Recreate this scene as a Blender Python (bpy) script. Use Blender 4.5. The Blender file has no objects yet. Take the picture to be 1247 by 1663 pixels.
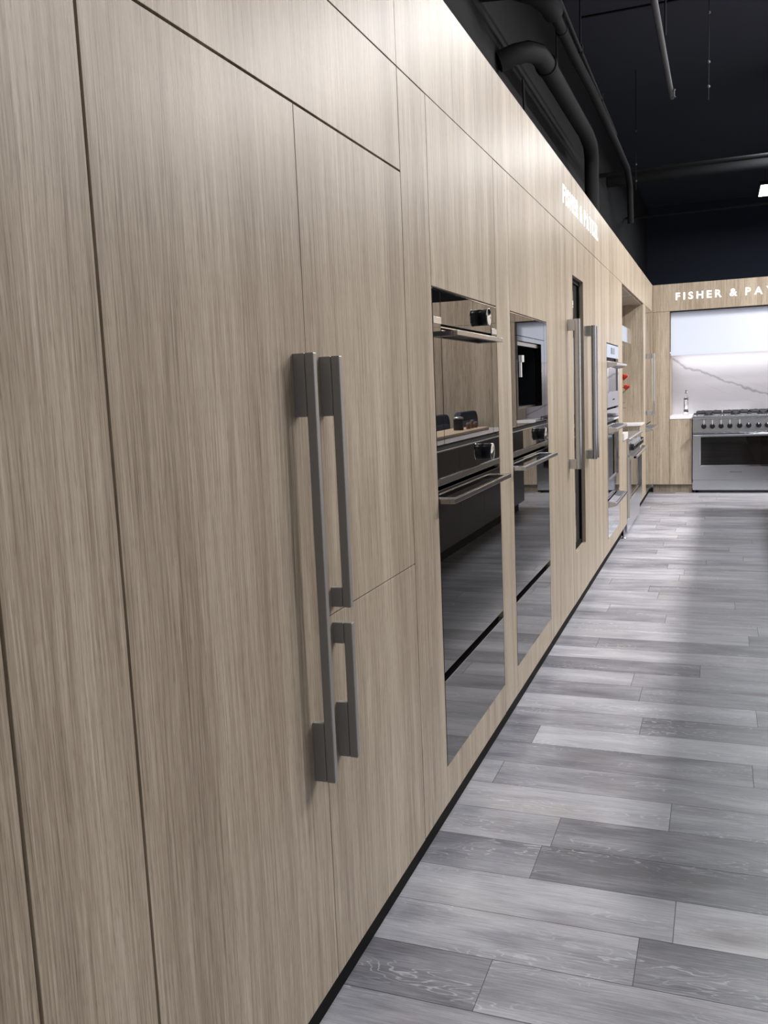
import bpy, bmesh, math, random
from mathutils import Vector, Matrix
random.seed(7)
sc = bpy.context.scene
COL = sc.collection
PI = math.pi
D = 11.527            # distance of the back run of cabinets
H1, HT, ZB = 2.222, 2.545, .122   # underside of fascia, top of fascia, bottom of cabinet fronts

# ---------------------------------------------------------------- materials
def mat(name, color=(.5, .5, .5), rough=.5, metal=0., ior=1.5, spec=None, emit=None, es=0., trans=0., aniso=0.):
    m = bpy.data.materials.new(name); m.use_nodes = True
    b = m.node_tree.nodes['Principled BSDF']
    b.inputs['Base Color'].default_value = (*color, 1)
    b.inputs['Roughness'].default_value = rough
    b.inputs['Metallic'].default_value = metal
    b.inputs['IOR'].default_value = ior
    if spec is not None: b.inputs['Specular IOR Level'].default_value = spec
    if trans: b.inputs['Transmission Weight'].default_value = trans
    if aniso: b.inputs['Anisotropic'].default_value = aniso
    if emit: b.inputs['Emission Color'].default_value = (*emit, 1); b.inputs['Emission Strength'].default_value = es
    return m

class NT:
    def __init__(s, m): s.m = m; s.t = m.node_tree; s.b = s.t.nodes['Principled BSDF']
    def n(s, typ, **k):
        x = s.t.nodes.new(typ)
        for a, v in k.items():
            if a == 'ins':
                for i, val in v.items():
                    if hasattr(val, 'is_output') or isinstance(val, bpy.types.NodeSocket): s.t.links.new(val, x.inputs[i])
                    else: x.inputs[i].default_value = val
            else: setattr(x, a, v)
        return x
    def math(s, op, a, b=0., c=0.):
        return s.n('ShaderNodeMath', operation=op, ins={0: a, 1: b, 2: c}).outputs[0]
    def noise(s, vec, scale, detail=3., rough=.5, dist=0.):
        return s.n('ShaderNodeTexNoise', ins={'Vector': vec, 'Scale': scale, 'Detail': detail, 'Roughness': rough, 'Distortion': dist}).outputs['Fac']
    def scale(s, vec, v):
        return s.n('ShaderNodeVectorMath', operation='MULTIPLY', ins={0: vec, 1: v}).outputs[0]
    def add(s, a, b):
        return s.n('ShaderNodeVectorMath', operation='ADD', ins={0: a, 1: b}).outputs[0]
    def ramp(s, fac, stops):
        r = s.n('ShaderNodeValToRGB', ins={0: fac}); e = r.color_ramp.elements
        while len(e) < len(stops): e.new(.5)
        for el, (p, c) in zip(e, stops): el.position = p; el.color = (*c, 1) if len(c) == 3 else c
        return r.outputs[0]
    def mix(s, f, a, b, mode='MIX'):
        x = s.n('ShaderNodeMix', data_type='RGBA', blend_type=mode)
        for i, v in ((0, f), (6, a), (7, b)):
            if isinstance(v, bpy.types.NodeSocket): s.t.links.new(v, x.inputs[i])
            else: x.inputs[i].default_value = (*v, 1) if isinstance(v, tuple) and len(v) == 3 else v
        return x.outputs[2]
    def pos(s): return s.n('ShaderNodeNewGeometry').outputs['Position']
    def link(s, a, name): s.t.links.new(a, s.b.inputs[name])

def wood_mat(name, warm=1.):
    m = mat(name, rough=.36); t = NT(m); p = t.pos(); t.b.inputs['Specular IOR Level'].default_value = .14
    sx = t.n('ShaderNodeSeparateXYZ', ins={0: p})
    u = t.math('ADD', sx.outputs[0], sx.outputs[1])           # runs along the face of either wall
    uv = t.n('ShaderNodeCombineXYZ', ins={0: u, 1: sx.outputs[2], 2: 0.}).outputs[0]
    wob = t.noise(t.scale(uv, (3., .8, 1.)), 1., 2.)
    off = t.n('ShaderNodeCombineXYZ', ins={0: t.math('MULTIPLY', wob, .035), 1: 0., 2: 0.}).outputs[0]
    uv2 = t.add(uv, off)
    broad = t.noise(t.scale(uv2, (9., .25, 1.)), 1., 3., .55)
    mid = t.noise(t.scale(uv2, (110., 1.3, 1.)), 1., 4., .8)
    fine = t.noise(t.scale(uv2, (330., 5., 1.)), 1., 3., .7)
    pores = t.noise(t.scale(uv2, (520., 28., 1.)), 1., 2., .6)
    f = t.math('ADD', t.math('MULTIPLY', broad, .26), t.math('ADD', t.math('MULTIPLY', mid, .36), t.math('MULTIPLY', fine, .38)))
    c = t.ramp(f, [(.37, (.162, .126, .089)), (.46, (.290, .241, .180)), (.53, (.388, .332, .256)), (.62, (.500, .443, .357))])
    pr = t.ramp(pores, [(.33, (.70, .68, .66)), (.45, (1, 1, 1))])
    t.link(t.mix(.7, c, pr, 'MULTIPLY'), 'Base Color')
    t.link(t.math('ADD', t.math('MULTIPLY', fine, .14), .30), 'Roughness')
    bump = t.n('ShaderNodeBump', ins={'Height': fine, 'Strength': .10, 'Distance': .002})
    t.t.links.new(bump.outputs[0], t.b.inputs['Normal'])
    return m

def floor_mat():
    m = mat('floor_vinyl', rough=.42); t = NT(m); p = t.pos()
    seed = t.n('ShaderNodeAttribute', attribute_name='seed').outputs['Fac']
    tone = t.n('ShaderNodeAttribute', attribute_name='tone').outputs['Fac']
    off = t.n('ShaderNodeCombineXYZ', ins={0: t.math('MULTIPLY', seed, 37.), 1: t.math('MULTIPLY', seed, 11.), 2: 0.}).outputs[0]
    q = t.add(p, off)
    wv = t.noise(t.scale(q, (1.6, 7., 1.)), 1., 3., .6, .3)                       # cathedral figure
    rings = t.math('SINE', t.math('ADD', t.math('MULTIPLY', wv, 150.), t.math('MULTIPLY', t.noise(t.scale(q, (18., 130., 1.)), 1., 2.), 5.)))
    fig = t.n('ShaderNodeMapRange', ins={0: rings, 1: .80, 2: .98, 3: 0., 4: 1.}).outputs[0]
    figmask = t.n('ShaderNodeMapRange', ins={0: t.noise(t.scale(q, (1.3, 5.5, 1.)), 1.7, 2.), 1: .47, 2: .64, 3: 0., 4: 1.}).outputs[0]
    grain = t.noise(t.scale(q, (7., 190., 1.)), 1., 4., .7)
    fine = t.noise(t.scale(q, (30., 700., 1.)), 1., 2., .7)
    cloud = t.noise(t.scale(q, (1.7, 8., 1.)), 1., 4., .6, .5)
    f = t.math('ADD', t.math('ADD', t.math('MULTIPLY', grain, .40), t.math('MULTIPLY', cloud, .52)), t.math('ADD', t.math('MULTIPLY', fine, .13), t.math('MULTIPLY', tone, .13)))
    c = t.ramp(f, [(.36, (.115, .116, .136)), (.50, (.235, .239, .270)), (.63, (.37, .377, .415)), (.79, (.54, .55, .59))])
    warm = t.noise(t.scale(q, (1.1, 3., 1.)), 1.3, 2.)
    wf = t.n('ShaderNodeMapRange', ins={0: warm, 1: .5, 2: .75, 3: 0., 4: .55}).outputs[0]
    c = t.mix(wf, c, t.mix(1., c, (1.04, .98, .86), 'MULTIPLY'))
    c = t.mix(t.math('MULTIPLY', t.math('MULTIPLY', fig, figmask), .42), c, (.66, .68, .72))
    knot = t.n('ShaderNodeTexVoronoi', feature='F1', ins={'Vector': t.scale(q, (1.15, 3.2, 1.)), 'Scale': 1.}).outputs['Distance']
    kf = t.n('ShaderNodeMapRange', ins={0: knot, 1: .03, 2: .16, 3: .55, 4: 0.}).outputs[0]
    c = t.mix(kf, c, (.12, .11, .11))
    t.link(c, 'Base Color')
    t.link(t.math('ADD', t.math('MULTIPLY', grain, .2), .27), 'Roughness')
    bump = t.n('ShaderNodeBump', ins={'Height': grain, 'Strength': .12, 'Distance': .002})
    t.t.links.new(bump.outputs[0], t.b.inputs['Normal'])
    return m

def marble_mat():
    m = mat('veined_marble', rough=.14); t = NT(m); p = t.pos()
    sx = t.n('ShaderNodeSeparateXYZ', ins={0: p})
    w1 = t.noise(p, 2.2, 4., .6); w2 = t.noise(p, 9., 3., .6)
    u = t.math('ADD', sx.outputs[0], t.math('MULTIPLY', sx.outputs[1], .3))
    base = t.math('ADD', sx.outputs[2], t.math('MULTIPLY', u, .40))
    v = t.math('ADD', base, t.math('ADD', t.math('MULTIPLY', w1, .22), t.math('MULTIPLY', w2, .03)))
    d = t.math('ABSOLUTE', t.math('SUBTRACT', v, 1.735 + 11.85 * .3 * .40 + .125))
    main = t.n('ShaderNodeMapRange', ins={0: d, 1: .004, 2: .020, 3: .72, 4: 0.}).outputs[0]
    v2 = t.math('PINGPONG', t.math('ADD', base, t.math('MULTIPLY', w1, .13)), .11)
    thin = t.n('ShaderNodeMapRange', ins={0: v2, 1: 0., 2: .006, 3: .34, 4: 0.}).outputs[0]
    brk = t.n('ShaderNodeMapRange', ins={0: t.noise(p, 3.3, 2.), 1: .42, 2: .6, 3: 0., 4: 1.}).outputs[0]
    c = t.mix(t.math('MULTIPLY', thin, brk), (.54, .53, .58), (.33, .32, .35))
    c = t.mix(main, c, (.27, .26, .29))
    t.link(c, 'Base Color'); return m

def steel_mat(name, col=(.58, .60, .63), rough=.2, vertical=False):
    m = mat(name, col, rough, 1.); t = NT(m); p = t.pos()
    s = (700., 700., 5.) if vertical else (6., 6., 700.)
    n = t.noise(t.scale(p, s), 1., 2., .6)
    t.link(t.math('ADD', t.math('MULTIPLY', n, .10), rough - .05), 'Roughness')
    b = t.n('ShaderNodeBump', ins={'Height': n, 'Strength': .03, 'Distance': .001}); t.t.links.new(b.outputs[0], t.b.inputs['Normal'])
    return m

def speckle_mat(name, a, b, rough, scale=40., metal=0.):
    m = mat(name, a, rough, metal); t = NT(m)
    t.link(t.mix(t.noise(t.pos(), scale, 3.), a, b), 'Base Color'); return m

M = {}
M['wood'] = wood_mat('pale_ash_laminate')
M['floor'] = floor_mat()
M['marble'] = marble_mat()
M['black'] = speckle_mat('black_plinth_laminate', (.0015, .0015, .0015), (.003, .003, .003), .7); M['black'].node_tree.nodes['Principled BSDF'].inputs['Specular IOR Level'].default_value = .12
M['gap'] = mat('dark_carcass_board', (.02, .017, .014), .8)
M['handle'] = speckle_mat('dark_grey_anodised_metal', (.25, .244, .234), (.285, .278, .267), .40, 300., .25)
M['steel'] = steel_mat('brushed_stainless_steel', (.66, .68, .71), .24)
M['chrome'] = mat('polished_steel', (.78, .80, .82), .07, 1.)
M['mirror'] = mat('mirror_finish_steel', (.74, .77, .81), .035, 1.)
M['darksteel'] = steel_mat('dark_brushed_steel', (.30, .29, .28), .22)
M['glass'] = mat('black_oven_glass', (.006, .0055, .005), .010, 0., 1.50)
M['tint'] = mat('tinted_door_glass', (.006, .007, .008), .02, 0., 1.6)
M['knob'] = mat('satin_black_knob', (.010, .011, .014), .28, 0., 1.4)
M['iron'] = speckle_mat('cast_iron_grate', (.03, .03, .035), (.06, .06, .07), .45, 120.)
M['white'] = speckle_mat('white_satin_panel', (.60, .66, .78), (.62, .68, .80), .25, 3.)
M['quartz'] = speckle_mat('white_quartz_worktop', (.78, .78, .80), (.72, .72, .75), .18, 60.)
M['ceil'] = speckle_mat('dark_painted_ceiling', (.030, .034, .047), (.036, .040, .055), .9, 2.)
M['bulkhead'] = speckle_mat('black_painted_bulkhead', (.005, .0053, .0062), (.0065, .007, .008), .9, 2.)
M['navy'] = speckle_mat('dark_navy_painted_wall', (.015, .020, .036), (.018, .024, .042), .85, 2.)
M['pipe'] = speckle_mat('black_painted_pipe', (.0095, .010, .0112), (.013, .0135, .0148), .8, 12.); M['pipe'].node_tree.nodes['Principled BSDF'].inputs['Specular IOR Level'].default_value = .25
M['pipegrey'] = speckle_mat('dark_grey_painted_pipe', (.05, .052, .055), (.07, .072, .075), .6, 12.)
M['alum'] = mat('pale_satin_metal', (.85, .86, .88), .35, .6)
M['base'] = wood_mat('shaded_ash_plinth')
M['greywall'] = speckle_mat('grey_painted_wall', (.50, .50, .51), (.54, .54, .55), .7, 2.)
M['lamp'] = mat('lit_lamp_diffuser', (.9, .9, .9), .4, emit=(.93, .96, 1.), es=9.)
M['letter'] = mat('lit_white_acrylic', (.9, .9, .9), .4, emit=(1., .99, .96), es=1.2)
M['led'] = mat('lit_led_strip', (.9, .9, .9), .4, emit=(1., .97, .95), es=8.)
M['redpetal'] = speckle_mat('red_petals', (.55, .03, .015), (.75, .08, .04), .5, 150.)
M['green'] = speckle_mat('green_leaves', (.03, .12, .02), (.08, .22, .05), .5, 90.)
M['island'] = speckle_mat('dark_brown_island_front', (.040, .031, .028), (.050, .040, .036), .35, 5.)
M['fabric'] = speckle_mat('navy_stool_fabric', (.018, .024, .05), (.03, .038, .07), .85, 200.)
M['board'] = speckle_mat('pale_chopping_board', (.42, .31, .20), (.50, .38, .25), .45, 14.)
M['clear'] = mat('clear_bottle_glass', (.96, .98, 1.), .02, 0., 1.45, trans=1.)
M['print'] = mat('dark_printed_lettering', (.03, .03, .035), .4)
M['copper'] = mat('brown_cable_clip', (.12, .06, .03), .5)
M['joint'] = mat('floor_joint', (.07, .068, .075), .8)

# ---------------------------------------------------------------- mesh helpers
def B(): return bmesh.new()
def box(bm, x0, x1, y0, y1, z0, z1):
    v = [bm.verts.new((x, y, z)) for x in (x0, x1) for y in (y0, y1) for z in (z0, z1)]
    for f in ((0, 1, 3, 2), (4, 6, 7, 5), (0, 4, 5, 1), (2, 3, 7, 6), (0, 2, 6, 4), (1, 5, 7, 3)): bm.faces.new([v[i] for i in f])
    return bm
def bx(*a): return box(B(), *a)
def prism(bm, pts, a, b, axis):
    """outline pts (2D) extruded from a to b along axis; 2D coords are the other two axes in order"""
    def P(p, t):
        q = list(p); q.insert(axis, t); return q
    A = [bm.verts.new(P(p, a)) for p in pts]; C = [bm.verts.new(P(p, b)) for p in pts]
    n = len(pts)
    bm.faces.new(A); bm.faces.new(C[::-1])
    for i in range(n): bm.faces.new((A[i], C[i], C[(i + 1) % n], A[(i + 1) % n]))
    return bm
def cyl(bm, p0, p1, r0, r1=None, seg=20):
    p0, p1 = Vector(p0), Vector(p1); r1 = r0 if r1 is None else r1
    d = (p1 - p0).normalized(); a = d.orthogonal().normalized(); b = d.cross(a)
    A = [bm.verts.new(p0 + r0 * (a * math.cos(t) + b * math.sin(t))) for t in [2 * PI * i / seg for i in range(seg)]]
    C = [bm.verts.new(p1 + r1 * (a * math.cos(t) + b * math.sin(t))) for t in [2 * PI * i / seg for i in range(seg)]]
    bm.faces.new(A[::-1]); bm.faces.new(C)
    for i in range(seg): bm.faces.new((A[i], A[(i + 1) % seg], C[(i + 1) % seg], C[i]))
    return bm
def tube(bm, pts, r, seg=14):
    pts = [Vector(p) for p in pts]; rings = []
    for i, p in enumerate(pts):
        d = ((pts[min(i + 1, len(pts) - 1)] - pts[max(i - 1, 0)])).normalized()
        if i == 0: a = d.orthogonal().normalized()
        else: a = (a - d * a.dot(d)).normalized()
        b = d.cross(a); rr = r[i] if isinstance(r, (list, tuple)) else r
        rings.append([bm.verts.new(p + rr * (a * math.cos(2 * PI * k / seg) + b * math.sin(2 * PI * k / seg))) for k in range(seg)])
    bm.faces.new(rings[0][::-1]); bm.faces.new(rings[-1])
    for R0, R1 in zip(rings, rings[1:]):
        for k in range(seg): bm.faces.new((R0[k], R0[(k + 1) % seg], R1[(k + 1) % seg], R1[k]))
    return bm
def lathe(bm, c, prof, seg=24, axis=2):
    rings = []
    for r, h in prof:
        ring = []
        for k in range(seg):
            t = 2 * PI * k / seg; u, v = r * math.cos(t), r * math.sin(t)
            q = [u, v]; q.insert(axis, h) if axis != 2 else q.append(h)
            ring.append(bm.verts.new((c[0] + q[0], c[1] + q[1], c[2] + q[2])))
        rings.append(ring)
    bm.faces.new(rings[0][::-1]); bm.faces.new(rings[-1])
    for R0, R1 in zip(rings, rings[1:]):
        for k in range(seg): bm.faces.new((R0[k], R0[(k + 1) % seg], R1[(k + 1) % seg], R1[k]))
    return bm
def rounded(w, h, r, n=5, cx=0, cy=0):
    pts = []
    for sx_, sy_, a0 in ((1, 1, 0), (-1, 1, 90), (-1, -1, 180), (1, -1, 270)):
        for i in range(n + 1):
            a = math.radians(a0 + 90 * i / n)
            pts.append((cx + sx_ * (w / 2 - r) + r * math.cos(a), cy + sy_ * (h / 2 - r) + r * math.sin(a)))
    return pts

ORG = {}
def obj(name, bm, m, parent=None, bevel=0., smooth=False, label=None):
    bmesh.ops.recalc_face_normals(bm, faces=bm.faces[:])
    me = bpy.data.meshes.new(name); bm.to_mesh(me); bm.free()
    return objm(name, me, m, parent, bevel, smooth, label)
def objm(name, me, m, parent=None, bevel=0., smooth=False, label=None):
    o = bpy.data.objects.new(name, me); COL.objects.link(o)
    me.materials.clear(); me.materials.append(M[m] if isinstance(m, str) else m)
    if parent is not None:
        o.parent = parent; L = ORG[parent.name]; me.transform(Matrix.Translation(-L)); ORG[o.name] = L
    else: ORG[o.name] = Vector((0, 0, 0))
    if smooth:
        for p in me.polygons: p.use_smooth = True
        try: me.set_sharp_from_angle(angle=math.radians(35))
        except Exception: pass
    if bevel:
        b = o.modifiers.new('bevel', 'BEVEL'); b.width = bevel; b.segments = 2; b.limit_method = 'ANGLE'; b.angle_limit = math.radians(40)
    if label: o['label'] = label
    return o
def thing(name, loc, label, cat, group=None):
    o = bpy.data.objects.new(name, None); COL.objects.link(o); o.location = loc; o.empty_display_size = .1
    ORG[o.name] = Vector(loc); o['label'] = label; o['category'] = cat
    if group: o['group'] = group
    return o
def tag(o, label, cat, group=None):
    o['label'] = label; o['category'] = cat
    if group: o['group'] = group
    return o
def struct(name, bm, m, **k):
    o = obj(name, bm, m, **k); o['kind'] = 'structure'; return o

def text_mesh(s, size, depth=.004, bold=0.):
    cu = bpy.data.curves.new('t', 'FONT'); cu.body = s; cu.size = size; cu.extrude = depth / 2; cu.offset = bold; cu.resolution_u = 4
    o = bpy.data.objects.new('t', cu); COL.objects.link(o)
    dg = bpy.context.evaluated_depsgraph_get(); dg.update()
    me = bpy.data.meshes.new_from_object(o.evaluated_get(dg))
    bpy.data.objects.remove(o); bpy.data.curves.remove(cu)
    return me
def bounds(me):
    xs = [v.co.x for v in me.vertices]; ys = [v.co.y for v in me.vertices]
    return min(xs), max(xs), min(ys), max(ys)
# writing orientation: on the left wall reading direction is +y, normal +x ; on the back wall reading +x, normal -y
ROT_L = Matrix(((0, 0, 1, 0), (1, 0, 0, 0), (0, 1, 0, 0), (0, 0, 0, 1)))
ROT_B = Matrix(((1, 0, 0, 0), (0, 0, -1, 0), (0, 1, 0, 0), (0, 0, 0, 1)))

def sign(name, wall, start, length, z0, h, label):
    o = thing(name, (0.0, start, z0) if wall == 'L' else (start, D, z0), label, 'sign', 'lit wall signs')
    txt = 'FISHER & PAYKEL'
    metr = []; 
    for ch in txt:
        if ch == ' ': metr.append(None); continue
        me = text_mesh(ch, .09 / .72, .002, .0024); b = bounds(me); metr.append((me, b))
    hh = max(m_[1][3] - m_[1][2] for m_ in metr if m_ and True)
    k = h / (metr[0][1][3] - metr[0][1][2])
    wsum = sum((m_[1][1] - m_[1][0]) * k for m_ in metr if m_); nsp = sum(1 for m_ in metr if m_ is None)
    wx = 1.04
    gap = (length - wsum * wx) / (len(txt) - 1 - nsp + nsp * 1.3)
    x = 0.
    for m_ in metr:
        if m_ is None: x += gap * 1.3 ; continue
        me, b = m_
        base = b[2] if True else 0
        T = Matrix.Translation((x - b[0] * k * wx, -b[2] * k, .0022)) @ Matrix.Diagonal((k * wx, k * (metr[0][1][3] - metr[0][1][2]) / (b[3] - b[2]), 1, 1))
        me.transform(Matrix.Translation((0, 0, 0)) @ Matrix.Translation((x - b[0] * k * wx, -b[2] * h / (b[3] - b[2]), .0022)) @ Matrix.Diagonal((k * wx, h / (b[3] - b[2]), 1, 1)))
        R = (Matrix.Translation((0, start, z0)) @ ROT_L) if wall == 'L' else (Matrix.Translation((start, D, z0)) @ ROT_B)
        me.transform(R)
        objm('letter', me, 'letter', o)
        x += (b[1] - b[0]) * k * wx + gap
    return o
def small_print(s, h, width, pos, wall, parent, m='print'):
    me = text_mesh(s, h / .72, .0006, .0)
    b = bounds(me)
    me.transform(Matrix.Diagonal((width / (b[1] - b[0]), h / (b[3] - b[2]), 1, 1)) @ Matrix.Translation((-b[0], -b[2], 0)))
    me.transform(Matrix.Translation(pos) @ (ROT_L if wall == 'L' else ROT_B))
    return objm('brand_lettering', me, m, parent)

# ---------------------------------------------------------------- setting
G = .0016  # half joint
# floor: planks of one mesh, running along x
W = .1935; Y0 = 1.7704 - W * 30
joints = {30: .266, 31: .60, 34: .306, 35: .641, 38: .094, 39: .489, 40: .933, 42: .404, 46: .935, 48: .49, 50: .876, 52: .34, 54: .52, 56: .42, 60: .858, 61: .335, 32: 1.9, 33: 1.5, 36: 1.25, 37: .9}
tones = {(30, 0): -.5, (30, 1): .15, (31, 0): .35, (31, 1): -.75, (32, 0): .75, (33, 0): -.85, (34, 0): .1, (34, 1): -.6, (35, 0): .8, (35, 1): -.1,
         (36, 0): .1, (37, 0): -.45, (38, 0): -.3, (38, 1): .75, (39, 0): .0, (39, 1): -.75, (40, 0): .65, (40, 1): .1, (29, 0): -.45, (29, 1): .2, (28, 0): -.3,
         (41, 0): -.35, (42, 0): .55, (42, 1): .0, (43, 0): -.6, (44, 0): -.7, (45, 0): -.2, (46, 0): .6, (46, 1): -.2, (47, 0): -.3}
bm = B(); seeds = []; tns = []
row = 0; y = Y0
while y < 22.4:
    L = 1.22
    j = joints.get(row, random.uniform(-.3, .92))
    xs = [-3.2]; x = j
    while x > -3.2 + L: x -= L
    idx0 = None; cuts = []
    while x < 8: cuts.append(x); x += L
    cuts = [c for c in cuts if c > -3.1]
    ed = [-3.2] + cuts + [8.0]
    for a, b_ in zip(ed, ed[1:]):
        g = .0009
        v = [bm.verts.new(p) for p in ((a + g, y + g, 0), (b_ - g, y + g, 0), (b_ - g, y + W - g, 0), (a + g, y + W - g, 0))]
        bm.faces.new(v); seeds.append(random.random())
        key = (row, 0) if abs(b_ - j) < .01 or (a < 0 and b_ > .3 and abs(a - j) > .01) else (row, 1) if abs(a - j) < .01 else None
        tns.append(tones.get(key, random.uniform(-.5, .7)) if key else random.uniform(-.6, .7))
    y += W; row += 1
fl = obj('floor', bm, 'floor'); fl['kind'] = 'structure'
at = fl.data.attributes.new('seed', 'FLOAT', 'FACE'); at.data.foreach_set('value', seeds)
at = fl.data.attributes.new('tone', 'FLOAT', 'FACE'); at.data.foreach_set('value', tns)
# sub-floor under the joints is part of the floor mesh's look: a thin dark slab
struct('floor_base', bx(-3.2, 8, -4, 22.4, -.1, -.0008), 'joint')

CZ = 5.4
struct('ceiling', bx(-3.2, 8, -4, 22.4, CZ, CZ + .1), 'ceil')
struct('wall_left', bx(-.95, -.85, -4, 22.4, 0, CZ), 'bulkhead')
struct('wall_far', bx(-3.2, 8, 22.3, 22.4, 0, CZ), 'navy')
struct('wall_right', bx(8, 8.1, -4, 22.4, 0, CZ), 'greywall')
struct('wall_near', bx(-3.2, 8, -4.1, -4, 0, CZ), 'greywall')
# plinths (toe kicks)
struct('baseboard_left', bx(-.07, -.05, -3, 8.19, 0, ZB - .004), 'black')
struct('baseboard_left_end', bx(-.07, -.05, 9.60, D + .04, 0, ZB - .004), 'black')
struct('baseboard_back', bx(.0, .462, D + .06, D + .08, 0, .103), 'base')
struct('baseboard_back_end', bx(1.462, 6., D + .06, D + .08, 0, .103), 'base')

# ---------------------------------------------------------------- left run
def panel(name, y0, y1, z0, z1, parent, g=G, gz=G, m='wood', t=.022, **k):
    return obj(name, bx(-t, 0, y0 + g, y1 - g, z0 + gz, z1 - gz), m, parent, bevel=.0006, **k)
def carcass(y0, y1, z0, z1, parent, x1=-.034):
    return obj('carcass', bx(-.60, x1, y0 + .001, y1 - .001, z0 + .001, z1 - .001), 'gap', parent)

sA, s0, sC, sB, sD, sE, sF, sG = 1.006, .7787, 1.639, 2.263, 2.4985, 3.2935, 3.5285, 4.325
def filler(y0, y1, label, z1=H1, g=G, c0=0., c1=0.):
    o = thing('filler_panel', (0, (y0 + y1) / 2, ZB), label, 'panel')
    panel('front_panel', y0, y1, ZB, z1, o, g=g); carcass(y0 + c0, y1 - c1, ZB, z1, o)
    return o
o = thing('tall_cabinet', (0, -.4, ZB), 'pale ash tall cabinet front nearest the viewer at the left edge', 'cabinet')
panel('door', -1.6, s0, ZB, H1, o, g=.003); carcass(-1.6, s0, ZB, H1, o)
o = filler(s0, sA, 'narrow pale ash panel between the nearest cabinet and the left refrigerator door', g=.003)

# long bar handle with two mounting blocks, on the left run
def bar_handle(parent, y, z0, z1, b0, b1, xb=.0255, xe=.0455, ty=.016, m='handle', bev=.0022):
    """b0/b1: lengths of the lower and upper mounting blocks"""
    h = obj('handle', bx(xb + .0006, xe, y, y + ty, z0, z1), m, parent, bevel=bev)
    obj('mounting_block', bx(-.0005, xb, y + .0004, y + ty - .0004, z0 + .0005, z0 + b0), m, h, bevel=.0016)
    obj('mounting_block', bx(-.0005, xb, y + .0004, y + ty - .0004, z1 - b1, z1 - .0005), m, h, bevel=.0016)
    return h
ZD = 1.964
o = thing('refrigerator', (0, (sA + sC) / 2, ZB), 'panel-ready refrigerator column, left door with the longest dark grey bar handle', 'refrigerator')
d_ = obj('door', bx(-.02, 0, sA + .003, sC - .0011, ZB, ZD - .0026), 'wood', o, bevel=.0006)
bar_handle(d_, 1.575, .604, 1.4815, .127, .124)
carcass(sA, sC, ZB, ZD, o)
o = thing('refrigerator', (0, (sC + sB) / 2, ZB), 'panel-ready refrigerator split into upper and lower doors with two shorter grey handles', 'refrigerator')
d_ = obj('door', bx(-.02, 0, sC + .0011, sB - .0016, .928 + .0014, ZD - .0026), 'wood', o, bevel=.0006, label='upper door')
bar_handle(d_, 1.700, .945, 1.478, .043, .1235)
d_ = obj('door', bx(-.02, 0, sC + .0011, sB - .0016, ZB, .928 - .0014), 'wood', o, bevel=.0006, label='lower door')
bar_handle(d_, 1.6985, .608, .9116, .1245, .0466)
carcass(sC, sB, ZB, ZD, o)
o = thing('overhead_cabinet', (0, (sA + sB) / 2, ZD), 'wide pale ash panel above the two refrigerator doors', 'cabinet')
obj('door', bx(-.02, 0, sA + .003, sB - .0016, ZD + .0026, H1 - .0018), 'wood', o, bevel=.0006); carcass(sA, sB, ZD, H1, o)

# fascia boards
def fascia(y0, y1, label):
    o = thing('fascia_board', (0, (y0 + y1) / 2, H1), label, 'fascia')
    obj('front_panel', bx(-.02, 0, y0 + .0009, y1 - .0009, H1 + .0018, HT), 'wood', o, bevel=.0006)
    obj('top_board', bx(-.60, -.0205, y0, y1, HT - .04, HT - .02), 'gap', o)
    return o
fascia(-1.6, sB, 'nearest pale ash fascia board above the refrigerators')
fascia(sB, 4.593, 'middle pale ash fascia board above the black wall ovens')
fascia(4.593, D - .001, 'farthest pale ash fascia board carrying the lit side sign')
filler(sB, sD, 'tall pale ash panel between the split refrigerator and the first black oven')

def oven_cabinet(y0, y1, zo0, zo1, label):
    o = thing('oven_cabinet', (0, (y0 + y1) / 2, ZB), label, 'cabinet')
    panel('upper_panel', y0, y1, zo1, H1, o, gz=.0008); carcass(y0, y1, zo1, H1, o)
    panel('lower_panel', y0, y1, ZB, zo0, o, gz=.0004, g=.0004); carcass(y0, y1, ZB, zo0, o)
    return o
oven_cabinet(sD, sE, .238, 1.697, 'pale ash housing panels above and below the first black oven stack')
filler(sE, sF, 'pale ash upright between the two black oven stacks')
oven_cabinet(sF, sG, .238, 1.697, 'pale ash housing panels above and below the coffee machine stack')
filler(sG, 4.598, 'pale ash upright between the coffee machine stack and the first steel handle')

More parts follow.
